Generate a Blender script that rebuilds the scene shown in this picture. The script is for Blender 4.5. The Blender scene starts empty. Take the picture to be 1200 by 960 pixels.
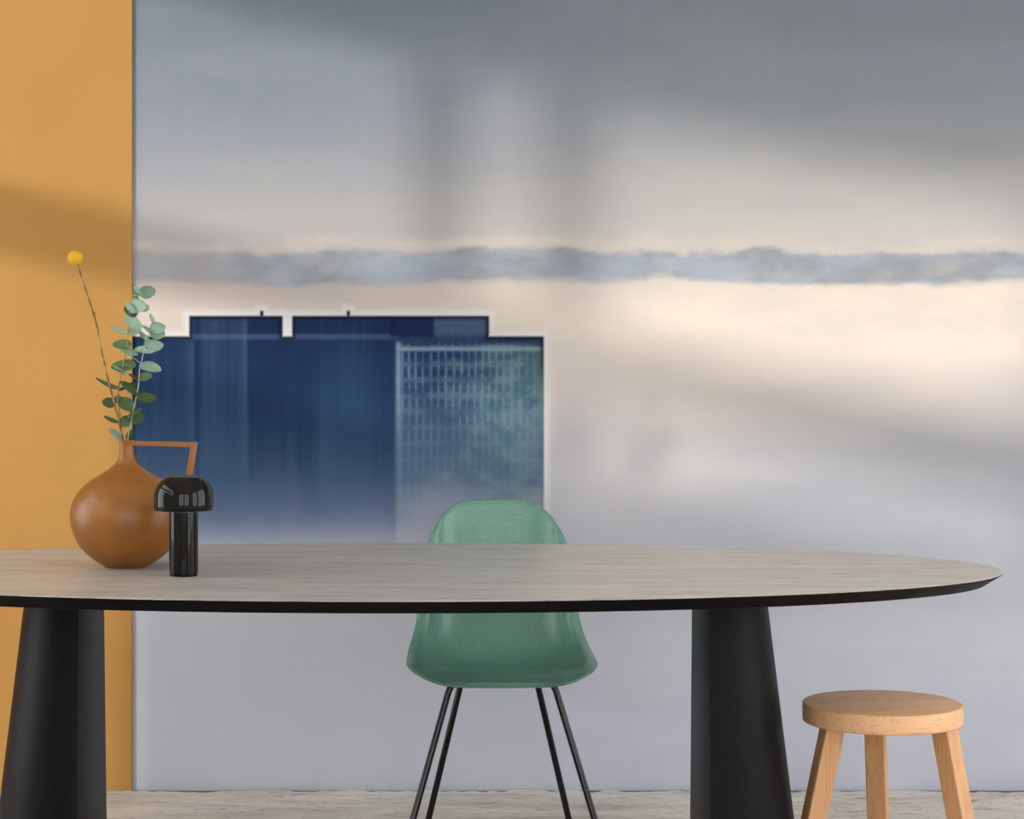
import bpy, bmesh, math, random
from mathutils import Vector, Matrix, noise

scene = bpy.context.scene
COL = scene.collection
PI = math.pi

# ------------------------------------------------------------------ camera
F, CX, CY, H = 2700.0, 528.0, 373.0, 1.284      # focal length / principal point in px of a 1200x960 frame, eye height
cam = bpy.data.cameras.new('camera')
cam.sensor_width = 36.0
cam.lens = 36.0 * F / 1200.0
cam.shift_x = (600.0 - CX) / 1200.0
cam.shift_y = -(480.0 - CY) / 1200.0
cam.clip_start = 0.05
cam_ob = bpy.data.objects.new('camera', cam)
cam_ob.location = (0, 0, H)
cam_ob.rotation_euler = (PI / 2, 0, 0)
COL.objects.link(cam_ob)
scene.camera = cam_ob

# ------------------------------------------------------------------ light
world = bpy.data.worlds.new('daylight')
scene.world = world
world.use_nodes = True
bg = world.node_tree.nodes['Background']
bg.inputs['Color'].default_value = (0.97, 0.985, 1.0, 1)
bg.inputs['Strength'].default_value = 3.0

sun = bpy.data.lights.new('sun', 'SUN')
sun.energy = 1.75
sun.angle = math.radians(2.2)
sun.color = (1.0, 0.95, 0.88)
sun_ob = bpy.data.objects.new('sun', sun)
sun_ob.rotation_euler = Vector((1.0, 1.0, -0.239)).to_track_quat('-Z', 'Y').to_euler()
COL.objects.link(sun_ob)

scene.view_settings.view_transform = 'Standard'
scene.view_settings.look = 'None'
scene.view_settings.gamma = 1.0
scene.view_settings.use_curve_mapping = False
scene.view_settings.exposure = 0.5

# ------------------------------------------------------------------ helpers
def P(px, py, d):
    """point seen at pixel (px, py) at distance d along the view axis"""
    return Vector(((px - CX) / F * d, d, H - (py - CY) / F * d))

def srgb(r, g, b):
    def f(c):
        c /= 255.0
        return c / 12.92 if c <= 0.04045 else ((c + 0.055) / 1.055) ** 2.4
    return (f(r), f(g), f(b), 1.0)

class G:
    """small helper around a material node tree"""
    def __init__(self, name):
        self.mat = bpy.data.materials.new(name)
        self.mat.use_nodes = True
        self.t = self.mat.node_tree
        self.b = self.t.nodes['Principled BSDF']
    def n(self, kind, **kw):
        nd = self.t.nodes.new(kind)
        for k, v in kw.items():
            setattr(nd, k, v)
        return nd
    def put(self, sock, v):
        if isinstance(v, bpy.types.NodeSocket):
            self.t.links.new(v, sock)
        else:
            sock.default_value = v
    def m(self, op, a, b=0.0, c=0.0):
        nd = self.n('ShaderNodeMath', operation=op)
        self.put(nd.inputs[0], a); self.put(nd.inputs[1], b)
        if op in ('MULTIPLY_ADD', 'COMPARE'):
            self.put(nd.inputs[2], c)
        return nd.outputs[0]
    def ss(self, x, a, b, lo=0.0, hi=1.0, smooth=True):
        nd = self.n('ShaderNodeMapRange', interpolation_type='SMOOTHSTEP' if smooth else 'LINEAR')
        self.put(nd.inputs['Value'], x)
        for k, v in (('From Min', a), ('From Max', b), ('To Min', lo), ('To Max', hi)):
            self.put(nd.inputs[k], v)
        return nd.outputs['Result']
    def mix(self, f, a, b, mode='MIX'):
        nd = self.n('ShaderNodeMix', data_type='RGBA', blend_type=mode)
        self.put(nd.inputs[0], f); self.put(nd.inputs[6], a); self.put(nd.inputs[7], b)
        return nd.outputs[2]
    def ramp(self, x, stops, interp='LINEAR'):
        nd = self.n('ShaderNodeValToRGB')
        cr = nd.color_ramp
        cr.interpolation = interp
        while len(cr.elements) < len(stops):
            cr.elements.new(0.5)
        for e, (p, c) in zip(cr.elements, stops):
            e.position = p; e.color = c
        self.put(nd.inputs[0], x)
        return nd.outputs[0]
    def coords(self, kind='Object', scale=(1, 1, 1), rot=(0, 0, 0)):
        tc = self.n('ShaderNodeTexCoord')
        mp = self.n('ShaderNodeMapping')
        mp.inputs['Scale'].default_value = scale
        mp.inputs['Rotation'].default_value = rot
        self.t.links.new(tc.outputs[kind], mp.inputs[0])
        return mp.outputs[0]
    def noise(self, vec, scale, detail=4.0, rough=0.5, dist=0.0):
        nd = self.n('ShaderNodeTexNoise')
        self.put(nd.inputs['Vector'], vec)
        nd.inputs['Scale'].default_value = scale
        nd.inputs['Detail'].default_value = detail
        nd.inputs['Roughness'].default_value = rough
        nd.inputs['Distortion'].default_value = dist
        return nd.outputs['Fac']
    def bump(self, h, strength, dist=0.001):
        nd = self.n('ShaderNodeBump')
        self.put(nd.inputs['Height'], h)
        nd.inputs['Strength'].default_value = strength
        nd.inputs['Distance'].default_value = dist
        self.t.links.new(nd.outputs[0], self.b.inputs['Normal'])
    def set(self, **kw):
        names = dict(color='Base Color', rough='Roughness', metal='Metallic', ior='IOR', spec='Specular IOR Level',
                     coat='Coat Weight', coat_rough='Coat Roughness', coat_ior='Coat IOR', sheen='Sheen Weight', sub='Subsurface Weight')
        for k, v in kw.items():
            self.put(self.b.inputs[names[k]], v)
        return self

def finish(bm, name, mat, parent=None, angle=38, smooth=True):
    bmesh.ops.recalc_face_normals(bm, faces=bm.faces)
    bm.normal_update()
    for f in bm.faces:
        f.smooth = smooth
    lim = math.radians(angle)
    for e in bm.edges:
        if len(e.link_faces) == 2 and e.calc_face_angle(0) > lim:
            e.smooth = False
    me = bpy.data.meshes.new(name)
    bm.to_mesh(me); bm.free()
    ob = bpy.data.objects.new(name, me)
    if mat:
        me.materials.append(mat)
    COL.objects.link(ob)
    if parent:
        ob.parent = parent
    return ob

def thing(name, label, cat, loc=(0, 0, 0), rotz=0.0, group=None):
    o = bpy.data.objects.new(name, None)
    o.empty_display_size = 0.1
    COL.objects.link(o)
    o.location = loc; o.rotation_euler = (0, 0, rotz)
    o['label'] = label; o['category'] = cat
    if group:
        o['group'] = group
    return o

def structure(o, label=None):
    o['kind'] = 'structure'
    if label:
        o['label'] = label
    return o

def add_box(bm, lo, hi):
    vs = [bm.verts.new((x, y, z)) for x in (lo[0], hi[0]) for y in (lo[1], hi[1]) for z in (lo[2], hi[2])]
    for q in ((0, 1, 3, 2), (4, 6, 7, 5), (0, 4, 5, 1), (2, 3, 7, 6), (0, 2, 6, 4), (1, 5, 7, 3)):
        bm.faces.new([vs[i] for i in q])

def add_loft(bm, rings, closed=True, cap=True):
    """rings: list of lists of points, all the same length"""
    vr = [[bm.verts.new(p) for p in r] for r in rings]
    n = len(vr[0])
    for a, b in zip(vr[:-1], vr[1:]):
        for i in range(n if closed else n - 1):
            j = (i + 1) % n
            bm.faces.new((a[i], a[j], b[j], b[i]))
    if cap:
        bm.faces.new(list(reversed(vr[0])))
        bm.faces.new(vr[-1])
    return vr

def add_lathe(bm, prof, segs=64, c=(0, 0, 0), cap=True):
    rings = []
    for r, z in prof:
        rings.append([(c[0] + r * math.cos(2 * PI * i / segs), c[1] + r * math.sin(2 * PI * i / segs), c[2] + z) for i in range(segs)])
    add_loft(bm, rings, True, cap)

def smooth_path(pts, sub=6):
    pts = [Vector(p) for p in pts]
    out = []
    for i in range(len(pts) - 1):
        p0 = pts[max(i - 1, 0)]; p1 = pts[i]; p2 = pts[i + 1]; p3 = pts[min(i + 2, len(pts) - 1)]
        for k in range(sub):
            t = k / sub
            out.append(0.5 * ((2 * p1) + (p2 - p0) * t + (2 * p0 - 5 * p1 + 4 * p2 - p3) * t * t + (3 * p1 - p0 - 3 * p2 + p3) * t ** 3))
    out.append(pts[-1])
    return out

def add_tube(bm, pts, radius, segs=10):
    pts = [Vector(p) for p in pts]
    rings = []
    prev = None
    for i, p in enumerate(pts):
        d = (pts[min(i + 1, len(pts) - 1)] - pts[max(i - 1, 0)]).normalized()
        if prev is None:
            a = Vector((1, 0, 0)) if abs(d.x) < 0.8 else Vector((0, 1, 0))
            u = (a - d * a.dot(d)).normalized()
        else:
            u = (prev - d * prev.dot(d)).normalized()
        prev = u
        w = d.cross(u)
        r = radius[i] if isinstance(radius, (list, tuple)) else radius
        rings.append([p + u * (r * math.cos(2 * PI * k / segs)) + w * (r * math.sin(2 * PI * k / segs)) for k in range(segs)])
    add_loft(bm, rings)

def interp(tab, x):
    if x <= tab[0][0]:
        return tab[0][1]
    for (a, va), (b, vb) in zip(tab[:-1], tab[1:]):
        if x <= b:
            t = (x - a) / (b - a)
            return va + (vb - va) * t
    return tab[-1][1]

# ------------------------------------------------------------------ materials
DW = 6.28          # the mural wall
DO = 6.270         # face of the ochre wall
XL = -2.6          # window wall

def mat_mural():
    g = G('mural_print')
    tc = g.n('ShaderNodeTexCoord')
    sp = g.n('ShaderNodeSeparateXYZ')
    g.t.links.new(tc.outputs['Object'], sp.inputs[0])
    # print coordinates on the sheet: u to the right, v downwards (object at origin: x along the wall, z up)
    u = g.m('MULTIPLY_ADD', sp.outputs['X'], F / DW, CX)
    v = g.m('MULTIPLY_ADD', sp.outputs['Z'], -F / DW, CY + H * F / DW)
    def vec(su, sv, off=0.0):
        cb = g.n('ShaderNodeCombineXYZ')
        g.put(cb.inputs[0], g.m('MULTIPLY_ADD', u, su, off)); g.put(cb.inputs[1], g.m('MULTIPLY', v, sv))
        return cb.outputs[0]
    def gauss(x, c, w):
        d = g.m('MULTIPLY', g.m('SUBTRACT', x, c), 1.0 / w)
        return g.m('POWER', 2.718, g.m('MULTIPLY', g.m('MULTIPLY', d, d), -1.0))
    wob = g.noise(vec(.004, .012), 1.0, 5, .55)
    vw = g.m('ADD', v, g.m('MULTIPLY', g.m('SUBTRACT', wob, .5), 70.0))
    t = g.m('DIVIDE', vw, 960.0)
    sky_l = [(0, (131, 143, 156)), (90, (146, 155, 168)), (170, (163, 168, 178)), (215, (181, 182, 185)), (255, (193, 191, 189)),
             (292, (196, 189, 186)), (330, (205, 192, 184)), (375, (222, 207, 194)), (430, (212, 203, 199)), (520, (195, 195, 202)), (590, (186, 188, 200)), (660, (203, 206, 219)),
             (760, (207, 210, 224)), (960, (203, 206, 222))]
    sky_r = [(0, (144, 151, 160)), (90, (153, 162, 170)), (165, (172, 174, 178)), (215, (197, 194, 190)), (265, (206, 203, 199)),
             (295, (212, 203, 196)), (335, (240, 226, 212)), (400, (246, 233, 220)), (455, (228, 217, 209)), (520, (206, 202, 202)), (575, (180, 182, 189)), (640, (188, 190, 199)),
             (760, (208, 210, 221)), (960, (204, 207, 221))]  # lower stops of both ramps raised where the sill blocks the sun
    cl = g.ramp(t, [(y / 960.0, srgb(*c)) for y, c in sky_l])
    cr = g.ramp(t, [(y / 960.0, srgb(*c)) for y, c in sky_r])
    sky = g.mix(g.ss(u, 380, 800), cl, cr)
    # faint cloud mottling
    mot = g.noise(vec(.006, .02, 7.3), 1.0, 4, .55)
    sky = g.mix(g.ss(mot, .35, .75, 0.0, .22), sky, srgb(176, 180, 192))
    grn = g.noise(vec(.06, .012, 3.1), 1.0, 3, .6)
    sky = g.mix(g.ss(grn, .3, .8, 0.0, .07), sky, srgb(200, 190, 200))
    sky = g.mix(g.m('MULTIPLY', g.m('MULTIPLY', g.ss(u, 820, 1120), gauss(v, 540.0, 48.0)), .6), sky, srgb(176, 180, 188))
    sky = g.mix(g.m('MULTIPLY', g.m('MULTIPLY', gauss(u, 730.0, 120.0), gauss(v, 565.0, 48.0)), .6), sky, srgb(228, 222, 222))
    sky = g.mix(g.m('MULTIPLY', g.m('MULTIPLY', g.ss(u, 900, 1120), gauss(v, 640.0, 50.0)), .6), sky, srgb(166, 169, 177))
    # band of grey blue cloud
    n1 = g.noise(vec(.012, .02, 1.7), 1.0, 5, .6)
    n2 = g.noise(vec(.008, .02, 9.1), 1.0, 5, .6)
    top = g.m('MULTIPLY_ADD', n1, 36.0, 278.0)
    top = g.m('SUBTRACT', top, g.m('MULTIPLY', gauss(u, 610.0, 60.0), 9.0))
    bot = g.m('MULTIPLY_ADD', n2, 36.0, 314.0)
    dens = g.m('MULTIPLY', g.ss(g.m('SUBTRACT', v, top), -4.0, 5.0), g.ss(g.m('SUBTRACT', bot, v), -5.0, 7.0))
    dens = g.m('MULTIPLY', dens, g.ss(g.noise(vec(.02, .04, 4.0), 1.0, 3, .5), .2, .55, .62, 1.0))
    dens = g.m('MULTIPLY', dens, g.ss(u, 230, 330, .6, 1.0))
    # light fringe above the band
    fr = g.m('MULTIPLY', gauss(g.m('SUBTRACT', v, top), -9.0, 9.0), g.ss(n2, .3, .65, .1, .7))
    sky = g.mix(fr, sky, srgb(226, 214, 204))
    sky = g.mix(g.m('MULTIPLY', dens, .9), sky, g.mix(g.ss(n1, .35, .65), srgb(150, 156, 166), srgb(170, 182, 198)))
    # ---- the tower block
    def rect(x0, x1, y0, d, s=2.0):
        a = g.m('MULTIPLY', g.ss(u, x0 - d - s, x0 - d + s), g.ss(u, x1 + d - s, x1 + d + s, 1.0, 0.0))
        return g.m('MULTIPLY', a, g.ss(v, y0 - d - s, y0 - d + s))
    def outline(d, s=2.0):
        a = g.m('MAXIMUM', rect(60, 637.5, 394, d, s), rect(221.5, 331.5, 370, d, s))
        a = g.m('MAXIMUM', a, rect(342, 573.5, 370, d, s))
        a = g.m('MAXIMUM', a, rect(304.5, 309, 364, d, s))
        return g.m('MAXIMUM', a, rect(406, 410.5, 364, d, s))
    halo = outline(6.0, 6.0)
    body = outline(0.0, 2.0)
    core = outline(-4.5, 3.0)
    sky = g.mix(g.m('MULTIPLY', halo, .75), sky, g.mix(g.ss(v, 560, 640), srgb(238, 236, 236), srgb(200, 202, 210)))
    vn = g.m('ADD', v, g.m('MULTIPLY', g.m('SUBTRACT', g.noise(vec(.012, .006, 2.2), 1.0, 3, .5), .5), 60.0))
    tb = g.m('DIVIDE', vn, 960.0)
    blue = g.ramp(tb, [(y / 960.0, srgb(*c)) for y, c in ((360, (33, 53, 88)), (392, (27, 47, 84)), (450, (32, 57, 96)), (505, (48, 76, 110)),
                       (550, (68, 94, 125)), (585, (94, 112, 143)), (615, (124, 136, 164)), (650, (158, 164, 184)), (900, (190, 193, 207)))])
    # vertical bays of the left face
    bays = [(150, .52), (219, .52), (223, .62), (227, .62), (229, .40), (233, .40), (236, .56), (250, .60), (262, .55), (284, .58), (286, .68), (289, .68), (291, .40),
            (325, .38), (345, .42), (348, .36), (372, .42), (376, .54), (380, .50), (420, .50), (452, .42), (461, .42), (463, .6)]
    bay = g.ramp(g.m('DIVIDE', u, 640.0), [(x / 640.0, (k, k, k, 1)) for x, k in bays])
    fine = g.noise(vec(.14, .004, 5.0), 1.0, 2, .5)
    fac = g.m('ADD', bay, g.m('MULTIPLY', g.m('SUBTRACT', fine, .5), .22))
    fade = g.ss(v, 520, 610, 1.0, 0.0)
    fac = g.m('MULTIPLY_ADD', g.m('SUBTRACT', fac, .5), fade, .5)
    blue = g.mix(g.ss(fac, .5, .8, 0.0, .40, False), blue, srgb(98, 122, 158))
    blue = g.mix(g.ss(fac, .5, .25, 0.0, .75, False), blue, srgb(14, 30, 68))
    # roof storey strip
    strip = g.m('MULTIPLY', g.ss(v, 390, 393), g.ss(v, 396, 400, 1.0, 0.0))
    blue = g.mix(g.m('MULTIPLY', strip, g.ss(u, 455, 470, .35, 0.0)), blue, srgb(90, 112, 146))
    blk = g.m('MULTIPLY', g.ss(u, 455, 460), g.ss(u, 505, 510, 1.0, 0.0))
    blk = g.m('MULTIPLY', blk, g.ss(v, 392, 398, .8, 0.0))
    blue = g.mix(blk, blue, srgb(18, 34, 74))
    blue = g.mix(g.m('MULTIPLY', g.m('MULTIPLY', g.ss(u, 507, 511), g.ss(v, 388, 398, .5, 0.0)), 1.0), blue, srgb(92, 108, 138))
    # gridded right face
    uu = g.m('ADD', u, g.m('MULTIPLY', g.noise(vec(.03, .01, 8.0), 1.0, 2, .5), 9.0))
    vert = g.m('SINE', g.m('MULTIPLY', uu, 2 * PI / 8.6))
    vv = g.m('ADD', v, g.m('MULTIPLY', g.m('SUBTRACT', g.noise(vec(.02, .05, 12.0), 1.0, 2, .5), .5), 7.0))
    hor = g.m('SINE', g.m('MULTIPLY_ADD', vv, 2 * PI / 18.6, -4.287))
    hor2 = g.m('SINE', g.m('MULTIPLY', v, 2 * PI / 11.0))
    lines = g.m('MAXIMUM', g.m('MULTIPLY', g.ss(vert, -.2, 1.0), .95), g.m('MULTIPLY', g.ss(hor, -.2, 1.0), .6))
    lines = g.m('MAXIMUM', lines, g.m('MULTIPLY', g.ss(hor2, .5, 1.0), .25))
    patch = g.noise(vec(.035, .04, 6.0), 1.0, 3, .6)
    lines = g.m('MULTIPLY', lines, g.ss(patch, .32, .6, .2, 1.0))
    dark = g.mix(g.ss(u, 520, 620), srgb(28, 54, 96), srgb(66, 98, 112))
    dark = g.mix(g.ss(v, 400, 560), dark, srgb(86, 112, 138))
    light = g.mix(g.ss(u, 500, 620), srgb(112, 146, 172), srgb(122, 152, 160))
    grid = g.mix(g.m('MULTIPLY', lines, g.ss(v, 450, 580, .66, .3)), dark, light)
    grid = g.mix(g.m('MULTIPLY', g.ss(g.m('ADD', patch, g.ss(u, 470, 640, -.15, .12)), .45, .68), .55), grid, srgb(112, 136, 144))
    grid = g.mix(g.ss(g.m('ADD', vn, g.m('MULTIPLY', patch, 20.0)), 560, 640), grid, srgb(160, 166, 182))
    dkr = g.m('MULTIPLY', g.ss(u, 606, 632), g.ss(v, 395, 470, .75, 0.0))
    grid = g.mix(g.m('MULTIPLY', dkr, g.ss(patch, .35, .6)), grid, srgb(26, 50, 62))
    inr = g.m('MULTIPLY', g.ss(u, 462, 467), g.ss(v, 400, 407))
    edge = g.m('MULTIPLY', gauss(u, 467.0, 2.6), g.ss(v, 398, 404))
    edge = g.m('MAXIMUM', edge, g.m('MULTIPLY', gauss(v, 409.0, 2.6), g.ss(u, 464, 468)))
    bcol = g.mix(inr, blue, grid)
    bcol = g.mix(g.m('MULTIPLY', edge, g.ss(v, 430, 600, .75, .1)), bcol, srgb(138, 164, 184))
    rim = g.m('MULTIPLY', g.m('SUBTRACT', 1.0, core), g.ss(v, 400, 470, .85, .12))
    bcol = g.mix(rim, bcol, srgb(12, 17, 36))
    col = g.mix(g.m('MULTIPLY', body, g.ss(v, 605, 680, 1.0, 0.0)), sky, bcol)
    light_comp = g.ramp(g.m('DIVIDE', v, 960.0), [(0.0, (.56, .56, .56, 1)), (.25, (.60, .60, .60, 1)), (.38, (.68, .68, .68, 1)), (.55, (.66, .66, .66, 1)), (.68, (.80, .80, .80, 1)), (1.0, (.86, .86, .86, 1))])  # print lightened towards the floor to make up for weaker light there
    col = g.mix(1.0, col, light_comp, 'MULTIPLY')
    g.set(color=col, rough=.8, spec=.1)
    return g.mat

def mat_ochre():
    g = G('ochre_paint')
    c = g.coords()
    n = g.noise(c, 2.2, 3, .5)
    col = g.mix(g.ss(n, .3, .7), srgb(164, 121, 62), srgb(159, 117, 58))
    f = g.noise(c, 420, 2, .6)
    col = g.mix(g.ss(f, .35, .7, 0.0, .22), col, srgb(138, 99, 48))
    g.set(color=col, rough=.7, spec=.25)
    g.bump(f, .25, .0006)
    return g.mat

def mat_plaster(name, c1):
    g = G(name)
    c = g.coords()
    n = g.noise(c, 3.0, 5, .6)
    g.set(color=g.mix(g.ss(n, .3, .7, 0, .25), srgb(*c1), srgb(c1[0] - 25, c1[1] - 25, c1[2] - 25)), rough=.85, spec=.2)
    g.bump(g.noise(c, 90, 3, .6), .15, .001)
    return g.mat

def mat_floor():
    g = G('worn_concrete')
    c = g.coords()
    cs = g.coords(scale=(1.0, 3.2, 1.0))
    n = g.noise(cs, 2.1, 7, .62, .6)
    col = g.ramp(n, [(.28, srgb(168, 160, 149)), (.45, srgb(206, 199, 188)), (.6, srgb(222, 216, 205)), (.78, srgb(232, 227, 218))])
    s = g.noise(cs, 6.5, 8, .7, 1.4)
    col = g.mix(g.ss(s, .52, .70, 0.0, .75), col, srgb(128, 117, 104))
    k = g.noise(g.coords(scale=(1, 2.2, 1)), 34.0, 4, .7)
    col = g.mix(g.ss(k, .56, .70, 0.0, .75), col, srgb(112, 105, 96))
    col = g.mix(g.ss(k, .4, .25, 0.0, .4), col, srgb(224, 219, 210))
    g.set(color=col, rough=.66, spec=.35)
    g.bump(g.m('ADD', g.m('MULTIPLY', s, .6), k), .35, .003)
    return g.mat

def mat_wood(name, c1, c2, c3, scale=(1, 1, 1), rot=(0, 0, 0), rough=.45, fine=60.0, bump=.15, spec=.5, amount=1.0, kind='Object'):
    """grain runs along the local X axis of the mapped coordinates"""
    g = G(name)
    c = g.coords(kind, scale=scale, rot=rot)
    mp = g.n('ShaderNodeMapping'); mp.inputs['Scale'].default_value = (.9, 9.0, 9.0)
    g.t.links.new(c, mp.inputs[0])
    a = g.noise(mp.outputs[0], 2.4, 5, .6, .9)
    mp2 = g.n('ShaderNodeMapping'); mp2.inputs['Scale'].default_value = (.045, 1.0, 1.0)
    g.t.links.new(c, mp2.inputs[0])
    b = g.noise(mp2.outputs[0], fine * 6, 4, .65)
    col = g.mix(g.ss(a, .32, .68), srgb(*c1), srgb(*c2))
    col = g.mix(g.ss(b, .5, .72, 0.0, amount), col, srgb(*c3))
    g.set(color=col, rough=rough, spec=spec)
    g.bump(b, bump, .0006)
    return g

MURAL = mat_mural()
OCHRE = mat_ochre()
PLASTER = mat_plaster('white_plaster', (214, 212, 208))
RAW = mat_plaster('raw_plaster', (150, 146, 140))
FLOOR = mat_floor()
DARKPIT = G('dark_joint').set(color=srgb(22, 20, 18), rough=.95).mat
FRAMEM = G('window_frame_paint').set(color=srgb(60, 60, 62), rough=.5).mat

TOPW = mat_wood('grey_stained_oak', (196, 192, 182), (176, 172, 164), (104, 100, 94), rough=.34, fine=26, bump=.3, spec=.8, amount=.85).mat
gl = mat_wood('black_stained_oak', (13, 13, 15), (9, 9, 10), (22, 23, 25), scale=(1, 1, 1), rot=(0, PI / 2, 0), rough=.46, fine=70, bump=.5, spec=.1, amount=.7)
LEGW = gl.mat
EDGEW = mat_wood('black_oak_edge', (9, 8, 7), (7, 6, 6), (18, 15, 13), rough=.5, fine=40, bump=.3, spec=.08, amount=.5).mat
OAK_TOP = mat_wood('oak_seat', (230, 180, 134), (216, 165, 120), (172, 122, 82), rot=(0, 0, math.radians(-18)), rough=.5, fine=34, bump=.15, amount=.7).mat
OAK_LEG = mat_wood('oak_leg', (204, 153, 105), (190, 139, 93), (136, 90, 56), rot=(0, PI / 2, 0), rough=.5, fine=34, bump=.15, amount=.5).mat

def mat_shell():
    g = G('sea_green_fibreglass')
    c = g.coords()
    ws = []
    for k, (rz, ry) in enumerate(((.5, .2), (-.7, .9), (1.3, -.5))):
        mp = g.n('ShaderNodeMapping'); mp.inputs['Scale'].default_value = (4.0, 120.0, 120.0)
        rt = g.n('ShaderNodeMapping'); rt.inputs['Rotation'].default_value = (0.3 * k, ry, rz)
        g.t.links.new(c, rt.inputs[0]); g.t.links.new(rt.outputs[0], mp.inputs[0])
        ws.append(g.noise(mp.outputs[0], 1.6, 2, .5, .7))
    fib = g.m('MAXIMUM', g.m('MAXIMUM', ws[0], ws[1]), ws[2])
    n = g.noise(c, 5.0, 3, .5)
    col = g.mix(g.ss(n, .3, .7), srgb(92, 138, 121), srgb(84, 130, 113))
    col = g.mix(g.ss(fib, .58, .78, 0.0, .3), col, srgb(152, 186, 172))
    g.set(color=col, rough=.28, spec=.62)
    g.bump(fib, .75, .002)
    return g.mat
SHELL = mat_shell()
BLACKROD = G('black_coated_steel').set(color=srgb(9, 9, 10), rough=.1, spec=.4).mat
RUBBER = G('black_rubber').set(color=srgb(18, 18, 18), rough=.7).mat

def mat_glaze():
    g = G('caramel_glaze')
    c = g.coords()
    n = g.noise(c, 9.0, 4, .55)
    col = g.mix(g.ss(n, .3, .7), srgb(150, 95, 36), srgb(135, 82, 29))
    sp = g.noise(c, 160.0, 2, .6)
    col = g.mix(g.ss(sp, .68, .78, 0, .5), col, srgb(190, 132, 80))
    g.set(color=col, rough=.36, spec=.42)
    g.bump(g.noise(c, 45, 3, .5), .08, .001)
    return g.mat
GLAZE = mat_glaze()
LAMPM = G('black_bronze_gloss').set(color=srgb(12, 8, 6), rough=.06, spec=.26).mat
DIFFUSER = G('opal_diffuser').set(color=srgb(220, 216, 208), rough=.4).mat

def mat_leaf(name, a, b, c3):
    g = G(name)
    oi = g.n('ShaderNodeObjectInfo')
    c = g.coords('Generated')
    col = g.mix(oi.outputs['Random'], srgb(*a), srgb(*b))
    n = g.noise(c, 9.0, 4, .65)
    col = g.mix(g.ss(n, .45, .72, 0.0, .45), col, srgb(*c3))
    g.set(color=col, rough=.55, spec=.35)
    g.bump(n, .12, .001)
    return g.mat
LEAF_PALE = mat_leaf('glaucous_leaf', (186, 210, 194), (160, 190, 168), (126, 160, 132))
LEAF_GREEN = mat_leaf('mature_leaf', (118, 146, 104), (84, 112, 72), (58, 82, 46))
STEM_RED = G('twig_bark').set(color=srgb(140, 104, 70), rough=.7).mat
STEM_PALE = G('twig_pale_bark').set(color=srgb(150, 142, 126), rough=.7).mat
def mat_drystem():
    g = G('dry_flower_stem')
    n = g.noise(g.coords(scale=(1, 1, .3)), 120.0, 3, .6)
    g.set(color=g.mix(g.ss(n, .4, .6), srgb(150, 118, 72), srgb(84, 62, 36)), rough=.7)
    return g.mat
DRYSTEM = mat_drystem()
def mat_pollen():
    g = G('yellow_florets')
    v = g.n('ShaderNodeTexVoronoi'); v.inputs['Scale'].default_value = 900
    g.t.links.new(g.coords(), v.inputs['Vector'])
    g.set(color=g.mix(g.ss(v.outputs['Distance'], .1, .7), srgb(240, 196, 36), srgb(206, 150, 14)), rough=.7)
    return g.mat
POLLEN = mat_pollen()

# ------------------------------------------------------------------ setting
random.seed(4)
XR = 3.4
YF = -1.5                      # wall behind the camera
# floor, with a broken edge along the mural wall
bm = bmesh.new()
N = 620
top_b, bot_b, front = [], [], []
for i in range(N + 1):
    x = XL - .3 + (XR - XL + .3) * i / N
    a = noise.noise(Vector((x * 9.0, 3.3, 0))) * .5 + noise.noise(Vector((x * 31.0, 7.7, 0))) * .5
    gap = max(.003, .022 + .06 * a)
    top_b.append(bm.verts.new((x, DW - gap, 0)))
    bot_b.append(bm.verts.new((x, DW - gap, -.06)))
    front.append(bm.verts.new((x, YF - .2, 0)))
for i in range(N):
    bm.faces.new((front[i], front[i + 1], top_b[i + 1], top_b[i]))
    bm.faces.new((top_b[i], top_b[i + 1], bot_b[i + 1], bot_b[i]))
structure(finish(bm, 'floor', FLOOR), 'worn pale grey concrete floor')
bm = bmesh.new(); add_box(bm, (XL - .3, YF - .2, -.2), (XR, DW + .2, -.06))
structure(finish(bm, 'trim_1', DARKPIT, smooth=False), 'dark joint beneath the floor slab')

bm = bmesh.new(); add_box(bm, (XL - .3, DW + .004, -.06), (XR, DW + .2, 3.3))
structure(finish(bm, 'wall_back', RAW, smooth=False), 'plain plastered wall behind the mural')

# mural sheet pasted on the back wall
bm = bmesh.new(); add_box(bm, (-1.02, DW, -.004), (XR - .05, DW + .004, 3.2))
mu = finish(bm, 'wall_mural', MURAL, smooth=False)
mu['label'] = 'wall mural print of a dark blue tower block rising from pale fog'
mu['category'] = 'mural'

# ochre wall in front of it: a slab whose free end is splayed back
xe = (154.5 - CX) / F * DO
bm = bmesh.new()
pl = [(XL, DO), (xe, DO), (xe + .0012, DO + .006), (xe - .008, DW - .0005), (XL, DW - .0005)]
add_loft(bm, [[(x, y, 0.0) for x, y in pl], [(x, y, 3.3) for x, y in pl]])
structure(finish(bm, 'wall_back_left', OCHRE, smooth=False), 'ochre yellow painted wall beside the mural')

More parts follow.
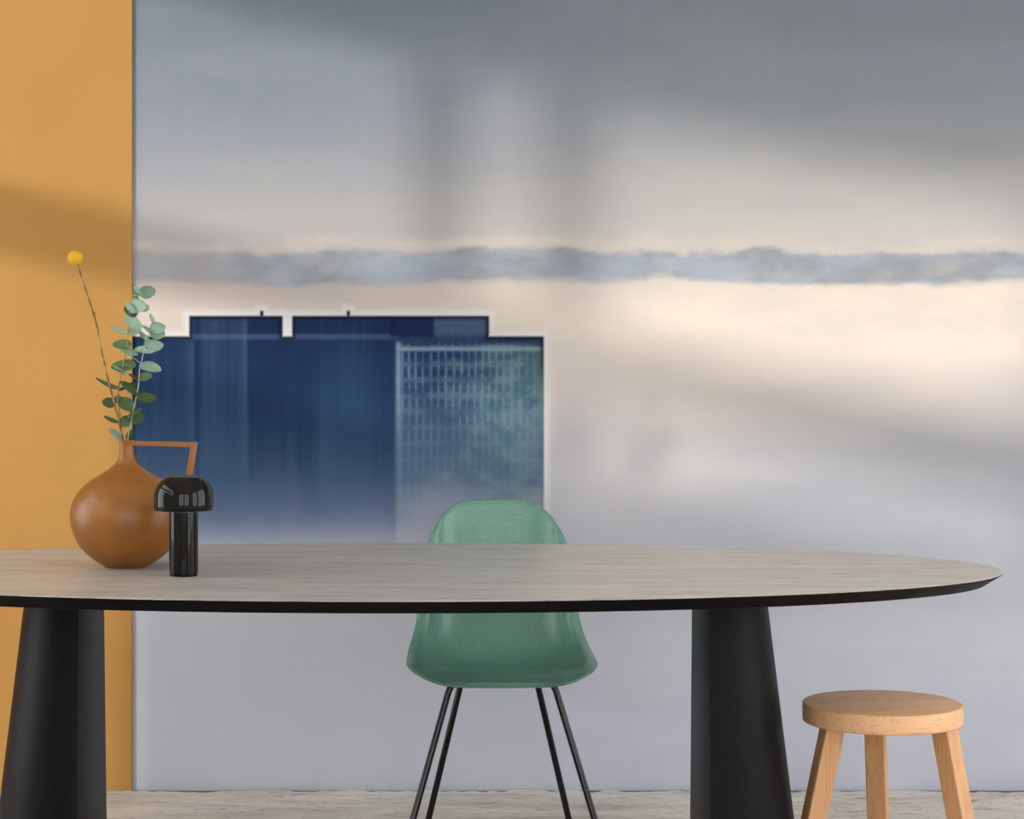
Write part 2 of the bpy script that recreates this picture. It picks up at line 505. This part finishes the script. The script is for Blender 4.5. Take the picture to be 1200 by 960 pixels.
# window wall on the left, outside the frame, whose bars throw the soft shadows
WY0, WY1, WZ0, WZ1 = 1.9, 5.6, .08, 2.635
WYS, WZS = 4.40, 1.58          # unseen, shaped to block sun from the furniture: sill at WZS before WYS, floor beyond
ZC = 3.3                       # ceiling height
bm = bmesh.new()
add_box(bm, (XL - .16, YF, 0), (XL, WY0, ZC))
add_box(bm, (XL - .16, WY1, 0), (XL, DW + .2, ZC))
add_box(bm, (XL - .16, WY0, 0), (XL, WYS, WZS))
add_box(bm, (XL - .16, WYS, 0), (XL, WY1, WZ0))
add_box(bm, (XL - .16, WY0, WZ1), (XL, WY1, ZC))
structure(finish(bm, 'wall_left', PLASTER, smooth=False), 'white plastered window wall')
def ywin(X):
    return DW - (X - XL)
def window(name, label, loc):
    w = bpy.data.objects.new(name, None); COL.objects.link(w)
    w.location = loc
    return structure(w, label)
def wpart(win, name, lo, hi):
    bm = bmesh.new(); o = Vector(win.location)
    add_box(bm, Vector(lo) - o, Vector(hi) - o)
    finish(bm, name, FRAMEM, win, smooth=False)
win = window('window_1', 'tall dark framed window with posts and a transom', (XL - .08, WY0, WZ0))
for X in (.05, .41):
    wpart(win, 'window_post', (XL - .11, ywin(X) - .055, WZS), (XL - .05, ywin(X) + .055, WZ1))
wpart(win, 'transom', (XL - .11, WY0, 1.81), (XL - .05, WY1, 1.995))
# unseen walls behind the camera and right, openings added for reflections and side light
bm = bmesh.new()
xs = [XL - .16, -1.9, .15, .55, 2.7, XR]
for i in (0, 2, 4):
    add_box(bm, (xs[i], YF - .2, 0), (xs[i + 1], YF, ZC))
for i in (1, 3):
    add_box(bm, (xs[i], YF - .2, 0), (xs[i + 1], YF, .35)); add_box(bm, (xs[i], YF - .2, 2.9), (xs[i + 1], YF, ZC))
structure(finish(bm, 'wall_front', PLASTER, smooth=False), 'white plastered wall with two tall openings added for reflections')
for k, i in enumerate((1, 3)):
    w = window('window_%d' % (k + 2), 'wide dark framed window added behind the camera for reflections', (xs[i], YF - .1, .35))
    for f in (0, .5, 1):
        x = xs[i] + (xs[i + 1] - xs[i] - .06) * f
        wpart(w, 'window_post', (x, YF - .13, .35), (x + .06, YF - .07, 2.9))
bm = bmesh.new()
ys = [YF, 0.2, 2.4, 2.9, 5.3, DW + .2]
for i in (0, 2, 4):
    add_box(bm, (XR, ys[i], 0), (XR + .2, ys[i + 1], ZC))
for i in (1, 3):
    add_box(bm, (XR, ys[i], 0), (XR + .2, ys[i + 1], .2)); add_box(bm, (XR, ys[i], 2.9), (XR + .2, ys[i + 1], ZC))
structure(finish(bm, 'wall_right', PLASTER, smooth=False), 'white plastered wall with tall openings added for side light')
for k, i in enumerate((1, 3)):
    w = window('window_%d' % (k + 4), 'tall dark framed window added in the right wall for side light', (XR + .1, ys[i], .2))
    for f in (0, .5, 1):
        y = ys[i] + (ys[i + 1] - ys[i] - .06) * f
        wpart(w, 'window_post', (XR + .07, y, .2), (XR + .13, y + .06, 2.9))
bm = bmesh.new(); add_box(bm, (XL - .16, YF - .2, ZC), (XR + .2, DW + .2, ZC + .15))
structure(finish(bm, 'ceiling', PLASTER, smooth=False), 'white ceiling')

# ------------------------------------------------------------------ table
TX, TY, TZ = -.118, 5.0, .74
table = thing('dining_table', 'long oval dining table with grey grained top, black edge and black flared legs', 'table', (TX, TY, 0))
AX, AY = 1.308, .572
def ellipse(a, b, z, n=220):
    e = 2.06
    out = []
    for i in range(n):
        t = 2 * PI * i / n
        c, s = math.cos(t), math.sin(t)
        out.append((a * math.copysign(abs(c) ** (2 / e), c), b * math.copysign(abs(s) ** (2 / e), s), z))
    return out
bm = bmesh.new()
add_loft(bm, [ellipse(AX, AY, TZ - .0012), ellipse(AX - .0015, AY - .0015, TZ)])
finish(bm, 'tabletop', TOPW, table, angle=30)
bm = bmesh.new()
add_loft(bm, [ellipse(AX - .045, AY - .03, TZ - .0275), ellipse(AX - .038, AY - .024, TZ - .0265), ellipse(AX - .002, AY - .002, TZ - .0045), ellipse(AX, AY, TZ - .0035), ellipse(AX, AY, TZ - .0012)])
finish(bm, 'undercut_edge', EDGEW, table, angle=30)
def table_leg(side):
    bm = bmesh.new()
    x0 = side * .6615
    rings = []
    for k in range(13):
        z = (TZ - .0275) * k / 12
        f = 1 - k / 12
        w = .137 + .088 * f
        d = .345 + .11 * f
        ring = []
        n = 40
        for i in range(n + 1):
            t = PI * i / n
            ring.append((x0 + side * w * math.sin(t) ** .92, -d / 2 * math.cos(t), z))
        ring.append((x0 - side * .0015, d / 2 - .004, z))
        ring.append((x0 - side * .0015, -d / 2 + .004, z))
        rings.append(ring)
    add_loft(bm, rings)
    finish(bm, 'leg', LEGW, table, angle=35)
table_leg(1); table_leg(-1)

# ------------------------------------------------------------------ chair
cd = 5.53
chair = thing('shell_chair', 'sea green fibreglass shell chair on thin black steel legs behind the table', 'chair', ((590.5 - CX) / F * cd, cd, 0), math.radians(1.1))
prof = smooth_path([(0, .006, .4005), (0, .001, .4045), (0, .006, .409), (0, .020, .4165), (0, .042, .4225), (0, .07, .4205), (0, .14, .409), (0, .22, .401), (0, .29, .404), (0, .345, .425), (0, .388, .472),
                    (0, .416, .54), (0, .438, .62), (0, .457, .70), (0, .470, .763), (0, .4775, .8055)], 8)
cum = [0.0]
for a, b in zip(prof[:-1], prof[1:]):
    cum.append(cum[-1] + (b - a).length)
L = cum[-1]
def prof_at(d):
    d = max(0.0, min(L, d))
    for i in range(len(cum) - 1):
        if d <= cum[i + 1] or i == len(cum) - 2:
            t = (d - cum[i]) / (cum[i + 1] - cum[i])
            p = prof[i].lerp(prof[i + 1], t)
            a = prof[max(i - 2, 0)]; b = prof[min(i + 3, len(prof) - 1)]
            tg = (b - a).normalized()
            return p, Vector((0, -tg.z, tg.y))      # inward normal (up over the seat, forward on the back)
HW = [(0, .224), (.03, .2255), (.045, .2275), (.06, .2305), (.085, .2328), (.12, .233), (.22, .230), (.32, .222), (.42, .210), (.52, .198), (.62, .187), (.72, .176), (.82, .168), (1.2, .160)]
RISE = [(0, 0.0), (.03, .006), (.045, .010), (.06, .016), (.14, .037), (.25, .056), (.35, .068), (.45, .068), (.55, .056), (.68, .042), (.80, .028), (1.2, .02)]
bm = bmesh.new()
NU, NV = 36, 64
grid = []
for j in range(NV + 1):
    v = j / NV
    row = []
    for i in range(-NU // 2, NU // 2 + 1):
        s = i / (NU / 2)
        s = math.copysign(1 - (1 - abs(s)) ** 1.25, s)
        a = abs(s)
        d0 = .045 * a ** 4
        d1 = L - .125 * a ** 5
        d = d0 + (d1 - d0) * v
        p, nrm = prof_at(d)
        hw = interp(HW, d) - .0045; rs = interp(RISE, d)
        k = min(1.0, d / .09); k = k * k * (3 - 2 * k)
        ex = 3.0 + 2.0 * k
        ae = min(a, .90) / .90
        lift = rs * ae ** ex
        out = s * hw
        if v < .11:                        # round the front corners in plan
            out *= 1 - .055 * a ** 7 * (1 - v / .11) ** 2
        if a > .90:                        # rolled rim
            q = (a - .90) / .10
            lift += (.005 * q - .010 * q * q) * (.3 + .7 * k)
        row.append(bm.verts.new(Vector((out, p.y, p.z)) + (nrm * k + Vector((0, .25, 1)) * (1 - k)) * lift))
    grid.append(row)
for j in range(NV):
    for i in range(NU):
        bm.faces.new((grid[j][i], grid[j][i + 1], grid[j + 1][i + 1], grid[j + 1][i]))
edge = [w.co.copy() for w in grid[0]] + [r[-1].co.copy() for r in grid[1:]] + [w.co.copy() for w in reversed(grid[-1][:-1])] + [r[0].co.copy() for r in reversed(grid[1:-1])]
shell = finish(bm, 'seat_shell', SHELL, chair, angle=80)
# rolled rim that runs round the edge of the shell
per = [0.0]
for a, b in zip(edge, edge[1:] + edge[:1]):
    per.append(per[-1] + (b - a).length)
M = 200
loop = []
for k in range(M):
    t = per[-1] * k / M
    i = max(q for q in range(len(edge)) if per[q] <= t)
    f = (t - per[i]) / max(1e-9, per[i + 1] - per[i])
    loop.append(edge[i].lerp(edge[(i + 1) % len(edge)], f))
for _ in range(3):
    loop = [(loop[k - 1] + loop[k] * 2 + loop[(k + 1) % M]) / 4 for k in range(M)]
bm = bmesh.new()
rings = []
for k in range(M):
    d = (loop[(k + 1) % M] - loop[k - 1]).normalized()
    u_ = Vector((0, -.6, .8)); u_ = (u_ - d * u_.dot(d)).normalized()
    w_ = d.cross(u_)
    rings.append([bm.verts.new(loop[k] + u_ * (.0052 * math.cos(q * PI / 5)) + w_ * (.0062 * math.sin(q * PI / 5))) for q in range(10)])
for k in range(M):
    a, b = rings[k], rings[(k + 1) % M]
    for q in range(10):
        bm.faces.new((a[q], a[(q + 1) % 10], b[(q + 1) % 10], b[q]))
finish(bm, 'rim', SHELL, shell, angle=80)
so = shell.modifiers.new('thickness', 'SOLIDIFY'); so.thickness = .0055; so.offset = -1; so.use_even_offset = False
sb = shell.modifiers.new('smooth', 'SUBSURF'); sb.levels = 1; sb.render_levels = 1
rr = .0082
def rod(name, pts):
    bm = bmesh.new(); add_tube(bm, pts, rr, 14)
    return finish(bm, name, BLACKROD, chair, angle=50)
for s in (-1, 1):
    rod('leg', [(s * .105, .09, .3915)] + smooth_path([(s * .112, .089, .3915), (s * .121, .087, .390), (s * .129, .085, .379), (s * .136, .083, .358)], 4) + [(s * .2395, -.012, .008)])
    rod('leg', [(s * .070, .28, .3915)] + smooth_path([(s * .078, .281, .3915), (s * .086, .282, .390), (s * .093, .284, .373), (s * .099, .286, .352)], 4) + [(s * .179, .318, .008)])
rod('crossbar', [(-.106, .09, .3915), (.106, .09, .3915)])
rod('crossbar', [(-.071, .28, .3915), (.071, .28, .3915)])
for s in (-1, 1):
    bm = bmesh.new(); add_lathe(bm, [(.012, 0), (.013, .004), (.013, .010), (.010, .012)], 20, (s * .2395, -.012, 0))
    finish(bm, 'foot_glide', RUBBER, chair)
    bm = bmesh.new(); add_lathe(bm, [(.012, 0), (.013, .004), (.013, .010), (.010, .012)], 20, (s * .179, .318, 0))
    finish(bm, 'foot_glide', RUBBER, chair)
    for y, z in ((.09, .4135), (.28, .397)):
        bm = bmesh.new(); add_lathe(bm, [(.019, .39 - .002), (.019, z - .004), (.015, z)], 20, (s * (.085 if y < .2 else .055), y, 0))
        finish(bm, 'shock_mount', RUBBER, chair)

# ------------------------------------------------------------------ stool
sd = 4.99
sx = (1034.0 - CX) / F * sd
stool = thing('wooden_stool', 'low round oak stool with thick seat and three splayed square legs', 'stool', (sx, sd, 0))
bm = bmesh.new()
R, ST, SH = .1715, .042, .452
add_lathe(bm, [(R - .004, SH - ST), (R - .001, SH - ST + .0015), (R, SH - ST + .005), (R, SH - .004), (R - .0012, SH - .0012), (R - .004, SH)], 96)
finish(bm, 'seat', OAK_TOP, stool, angle=50)
def stool_leg(tx, ty, az, s=.218):
    """square leg whose top centre is at (tx, ty) under the seat, leaning out along az"""
    bm = bmesh.new()
    a = math.radians(az)
    o = Vector((math.cos(a), math.sin(a), 0)); w = Vector((-o.y, o.x, 0))
    rings = []
    for z, hwid in ((0.0, .0215), (SH - ST, .0215)):
        c = Vector((tx, ty, z)) + o * (s * (SH - ST - z))
        b = .002
        ring = []
        for q in ((-1, -1), (1, -1), (1, 1), (-1, 1)):
            for e in ((0, 1), (1, 0)) if q in ((-1, -1), (1, 1)) else ((1, 0), (0, 1)):
                ring.append(c + o * (q[0] * (hwid - b * e[0])) + w * (q[1] * (hwid - b * e[1])))
        rings.append(ring)
    add_loft(bm, rings)
    finish(bm, 'leg', OAK_LEG, stool, angle=20)
stool_leg(-.1145, -.045, 191)
stool_leg(.118, -.075, 313)
stool_leg(.003, .105, 72)

# ------------------------------------------------------------------ vase
vd = 5.05
vk = vd / F
vx = (148.5 - CX) * vk
vase = thing('jug_vase', 'round caramel brown ceramic vase with narrow neck and angular strap handle', 'vase', (vx, vd, TZ))
def vz(y):
    return H - (y - CY) * vk - TZ
outer = [(664.2, 24.5), (663.6, 26.2), (662.0, 27.5), (659.5, 32.5), (657, 36.5), (651, 44), (642, 53), (634, 58), (626, 61.5), (615, 65), (605, 66), (598, 65.6), (590, 63.8), (582, 60.3),
         (575, 55.2), (570, 50.5), (565, 44.5), (560, 37), (555.5, 29.5), (551, 22.5), (547, 17), (543, 13), (539, 10.6), (534, 9.0), (528, 8.3), (522, 8.4), (519, 8.9), (516.8, 9.3)]
base_z = vz(664.2)
pr = [(hw * vk, vz(y) - base_z) for y, hw in outer]
topz = pr[-1][1]
pr += [(8.7 * vk, topz + .0012), (7.4 * vk, topz + .0004), (6.6 * vk, topz - .006), (6.2 * vk, topz - .03), (9 * vk, topz - .055), (20 * vk, topz - .07), (20 * vk, .02)]
pr = [(p.x, p.z) for p in smooth_path([(a, 0, b) for a, b in pr], 2)]
bm = bmesh.new(); add_lathe(bm, pr, 72)
finish(bm, 'body', GLAZE, vase, angle=60)
def hp(x, y):
    return ((x - 148.5) * vk, vz(y) - base_z)
bm = bmesh.new()
outl = [hp(155, 517.2), hp(232, 518.6), hp(221.5, 583), hp(209, 600), hp(207, 592), hp(214.5, 580), hp(223.3, 524.6), hp(155, 522.6)]
wd = .008
f0 = [bm.verts.new((x, -wd, z)) for x, z in outl]
f1 = [bm.verts.new((x, wd, z)) for x, z in outl]
n = len(outl)
for i in range(n):
    j = (i + 1) % n
    bm.faces.new((f0[i], f0[j], f1[j], f1[i]))
for q in ((0, 1, 6, 7), (1, 2, 5, 6), (2, 3, 4, 5)):
    bm.faces.new([f0[i] for i in q]); bm.faces.new([f1[i] for i in reversed(q)])
hd = finish(bm, 'handle', GLAZE, vase, angle=30)
bv = hd.modifiers.new('soft', 'BEVEL'); bv.width = .0014; bv.segments = 2; bv.limit_method = 'ANGLE'

# ------------------------------------------------------------------ lamp
ld = 4.868
lk = ld / F
lamp = thing('table_lamp', 'small glossy black mushroom table lamp with cylindrical stem beside the vase', 'lamp', ((215.3 - CX) * lk, ld, TZ))
def lz(y):
    return max(0.0, H - (y - CY) * lk - TZ)
bm = bmesh.new()
add_lathe(bm, [(16.2 * lk, 0), (16.6 * lk, .0008), (16.6 * lk, .0035), (16.0 * lk, .004), (16.0 * lk, .005), (16.9 * lk, .0058), (16.9 * lk, lz(586))], 56)
finish(bm, 'stem', LAMPM, lamp, angle=50)
yr = 597.6
cap = [(17.2, 596), (33.0, yr - .4), (34.2, yr), (34.7, yr - 1), (34.8, 590), (34.7, 581), (34.0, 575.5), (32.0, 569.5), (29.0, 565), (25, 561.6), (21.8, 560.0), (20.6, 559.0), (19.2, 558.6), (16, 557.6), (8, 557.0), (.8, 556.9)]
bm = bmesh.new()
add_lathe(bm, [(a * lk, lz(b)) for a, b in cap], 72)
shade = finish(bm, 'dome_shade', LAMPM, lamp, angle=40)
bm = bmesh.new()
add_lathe(bm, [(17.3 * lk, lz(597.4)), (31 * lk, lz(598.0)), (31 * lk, lz(597.0)), (17.3 * lk, lz(596.4))], 48, cap=False)
finish(bm, 'diffuser', DIFFUSER, lamp)

# ------------------------------------------------------------------ flowers in the vase
SZ = 5.05
def stem_world(pts, wob=0.0):
    return [P(x, y, SZ + dz) for x, y, dz in pts]
def build_stem(name, pts, r0, r1, mat, parent):
    path = smooth_path(pts, 6)
    n = len(path)
    bm = bmesh.new(); add_tube(bm, path, [r0 + (r1 - r0) * i / (n - 1) for i in range(n)], 8)
    o = finish(bm, name, mat, parent, angle=60)
    return path, o

def local(parent, pts):
    return [p - Vector(parent.location) for p in pts]

# yellow ball flower
root = P(147.5, 540, SZ - .005)
fl = thing('ball_flower', 'dried stem with a yellow button flower leaning out of the vase', 'flower', root)
pts = local(fl, stem_world([(147.5, 540, -.005), (144.5, 516, -.008), (138.5, 490, -.012), (131.2, 462, -.018), (124, 434, -.022), (117.6, 405, -.026), (112.6, 378, -.03), (103.8, 350, -.034), (96, 326, -.037), (90.6, 309, -.04)]))
path, _ = build_stem('stem', pts, .0025, .0019, DRYSTEM, fl)
for f in (.47, .72):
    bm = bmesh.new()
    i = int(f * (len(path) - 1)); p = path[i]; d = (path[i + 1] - path[i]).normalized()
    add_tube(bm, [p - d * .002, p, p + d * .002, p + Vector((.003, 0, .004)), p + Vector((.004, 0, .007))], [.002, .0032, .002, .0012, .0005], 8)
    finish(bm, 'stem_node', DRYSTEM, fl)
c = path[-1] + Vector((-.0042, 0, .0125))
bm = bmesh.new()
gold = PI * (3 - math.sqrt(5))
bmesh.ops.create_icosphere(bm, subdivisions=4, radius=.0158, matrix=Matrix.Translation(c))
for vtx in bm.verts:
    d = vtx.co - c
    k = 1 + .035 * noise.noise(d * 900.0) 
    vtx.co = c + Vector((d.x * 1.06, d.y * 1.06, d.z * .94)) * k
nn = 420
for i in range(nn):
    z = 1 - 2 * (i + .5) / nn
    r = math.sqrt(1 - z * z)
    q = Vector((r * math.cos(gold * i) * 1.06, r * math.sin(gold * i) * 1.06, z * .94)) * .0160
    m = Matrix.Translation(c + q)
    bmesh.ops.create_icosphere(bm, subdivisions=1, radius=.00085, matrix=m)
finish(bm, 'flower_head', POLLEN, fl, angle=70)

rng = random.Random(11)
def sprig(label, pts, barkmat, leaves):
    root = P(pts[0][0], pts[0][1], SZ + pts[0][2])
    sp = thing('eucalyptus_sprig', label, 'sprig', root)
    path, _ = build_stem('stem', local(sp, stem_world(pts)), .0018, .0008, barkmat, sp)
    for bx, by, tx, ty, hwp, dz, kind in leaves:
        # px end points: base (stem side) and tip
        b = P(bx, by, SZ + dz * .3) - root
        tdep = dz
        t = P(tx, ty, SZ + tdep) - root
        ln = (t - b).length
        ax = (t - b).normalized()
        hwp *= 1.08
        true_w = max(hwp * vk, ln * .42)
        tilt = math.acos(min(1.0, hwp * vk / true_w)) * (1 if rng.random() < .5 else -1)
        face = Vector((0, -1, 0)); face = (face - ax * face.dot(ax)).normalized()
        side = ax.cross(face).normalized()
        rot = Matrix.Rotation(tilt, 3, ax)
        sd_, fc = rot @ side, rot @ face
        bm = bmesh.new()
        nl, nw = 10, 6
        rows = []
        for i in range(nl + 1):
            u = i / nl
            prof_w = (math.sin(PI * min(1, u ** .82 * .985 + .006))) ** .5
            row = []
            for j in range(-nw // 2, nw // 2 + 1):
                s = j / (nw / 2)
                cup = .10 * true_w * s * s + .035 * ln * math.sin(PI * u)
                row.append(bm.verts.new(b + ax * (ln * u) + sd_ * (true_w * prof_w * s) + fc * (cup - .02 * ln)))
            rows.append(row)
        for i in range(nl):
            for j in range(nw):
                bm.faces.new((rows[i][j], rows[i][j + 1], rows[i + 1][j + 1], rows[i + 1][j]))
        ret = bmesh.ops.solidify(bm, geom=bm.faces[:], thickness=.0007)
        near = min(path, key=lambda q: (q - b).length)
        b2 = b + ax * (ln * .03)
        add_tube(bm, [near, near.lerp(b2, .6) + Vector((0, 0, -.0006)), b2], [.0009, .0008, .0006], 6)
        finish(bm, 'leaf', LEAF_PALE if kind == 'p' else LEAF_GREEN, sp, angle=70)
    return sp

def z1(*a):
    return tuple(70 + q / 8 if i % 2 == 0 else 290 + q / 8 for i, q in enumerate(a))
def z2(*a):
    return tuple(70 + q / 8 if i % 2 == 0 else 400 + q / 8 for i, q in enumerate(a))
def lf(f, bx, by, tx, ty, hw, dz, kind):
    return f(bx, by, tx, ty) + (hw / 8, dz, kind)

left_leaves = [
    lf(z1, 742, 425, 900, 405, 56, .006, 'p'), lf(z1, 770, 462, 697, 350, 27, -.012, 'p'), lf(z1, 735, 480, 688, 348, 34, .016, 'g'),
    lf(z1, 660, 535, 812, 555, 62, -.012, 'p'), lf(z1, 760, 575, 842, 562, 34, .012, 'p'), lf(z1, 706, 615, 612, 505, 32, -.006, 'p'),
    lf(z1, 710, 655, 612, 555, 36, .014, 'g'), lf(z1, 622, 648, 752, 785, 46, -.016, 'p'), lf(z1, 622, 797, 478, 733, 27, -.004, 'p'),
    lf(z1, 630, 795, 755, 800, 25, -.004, 'p'), lf(z1, 672, 925, 495, 905, 42, .010, 'g'),
    lf(z2, 735, 125, 560, 82, 26, -.014, 'p'), lf(z2, 712, 235, 482, 235, 50, .012, 'g'), lf(z2, 652, 312, 490, 222, 24, -.016, 'p'),
    lf(z2, 556, 437, 338, 342, 27, .010, 'g'), lf(z2, 552, 452, 630, 428, 14, .012, 'g'), lf(z2, 520, 575, 398, 572, 46, .004, 'g'),
    lf(z2, 540, 580, 560, 505, 38, .016, 'g'), lf(z2, 545, 560, 722, 640, 52, .014, 'g'), lf(z2, 552, 755, 413, 700, 24, .004, 'g'),
    lf(z2, 580, 915, 453, 828, 22, -.006, 'p'), lf(z2, 590, 770, 668, 720, 50, .008, 'g'),
]
right_leaves = [
    lf(z1, 845, 870, 738, 778, 27, .004, 'p'), lf(z1, 848, 765, 992, 745, 56, -.012, 'p'), lf(z1, 855, 825, 988, 805, 40, .006, 'p'),
    lf(z1, 880, 718, 844, 622, 12, .004, 'p'), lf(z1, 890, 838, 770, 732, 14, -.006, 'p'), lf(z1, 790, 920, 972, 905, 54, -.014, 'p'),
    lf(z2, 895, 95, 700, 75, 34, .006, 'p'), lf(z2, 752, 215, 948, 282, 42, -.012, 'p'), lf(z2, 738, 340, 868, 328, 38, -.004, 'g'),
    lf(z2, 762, 362, 648, 305, 20, .008, 'g'), lf(z2, 724, 500, 568, 382, 27, -.010, 'g'), lf(z2, 742, 402, 630, 400, 20, .014, 'g'),
    lf(z2, 712, 520, 908, 520, 54, -.012, 'g'), lf(z2, 660, 730, 792, 690, 70, .006, 'g'), lf(z2, 630, 722, 772, 636, 22, -.016, 'g'),
    lf(z2, 645, 935, 680, 832, 36, .004, 'g'), lf(z2, 570, 730, 650, 790, 44, -.004, 'g'), lf(z2, 760, 205, 640, 105, 10, -.006, 'p'),
]
sprig('eucalyptus sprig with brown twig and round grey green leaves beside the yellow flower',
      [(148.5, 540, .004), (144, 516, .004), (141, 490, .004), (138, 464, .002), (142, 439, 0), (146.3, 417, -.002), (149, 403, 0), (150.3, 381, 0), (152.5, 362, .002), (155.5, 348, .002), (158, 336, .002)],
      STEM_RED, left_leaves)
sprig('eucalyptus sprig with pale twig and round leaves leaning over the vase handle',
      [(150, 540, -.002), (149.5, 516, -.002), (154, 492, -.004), (157.6, 475, -.004), (160.8, 460, -.004), (162.6, 448, -.004), (163.6, 434, -.006), (167.6, 416, -.006), (171, 400, -.006), (174.5, 391, -.006), (177.5, 384, -.006)],
      STEM_PALE, right_leaves)
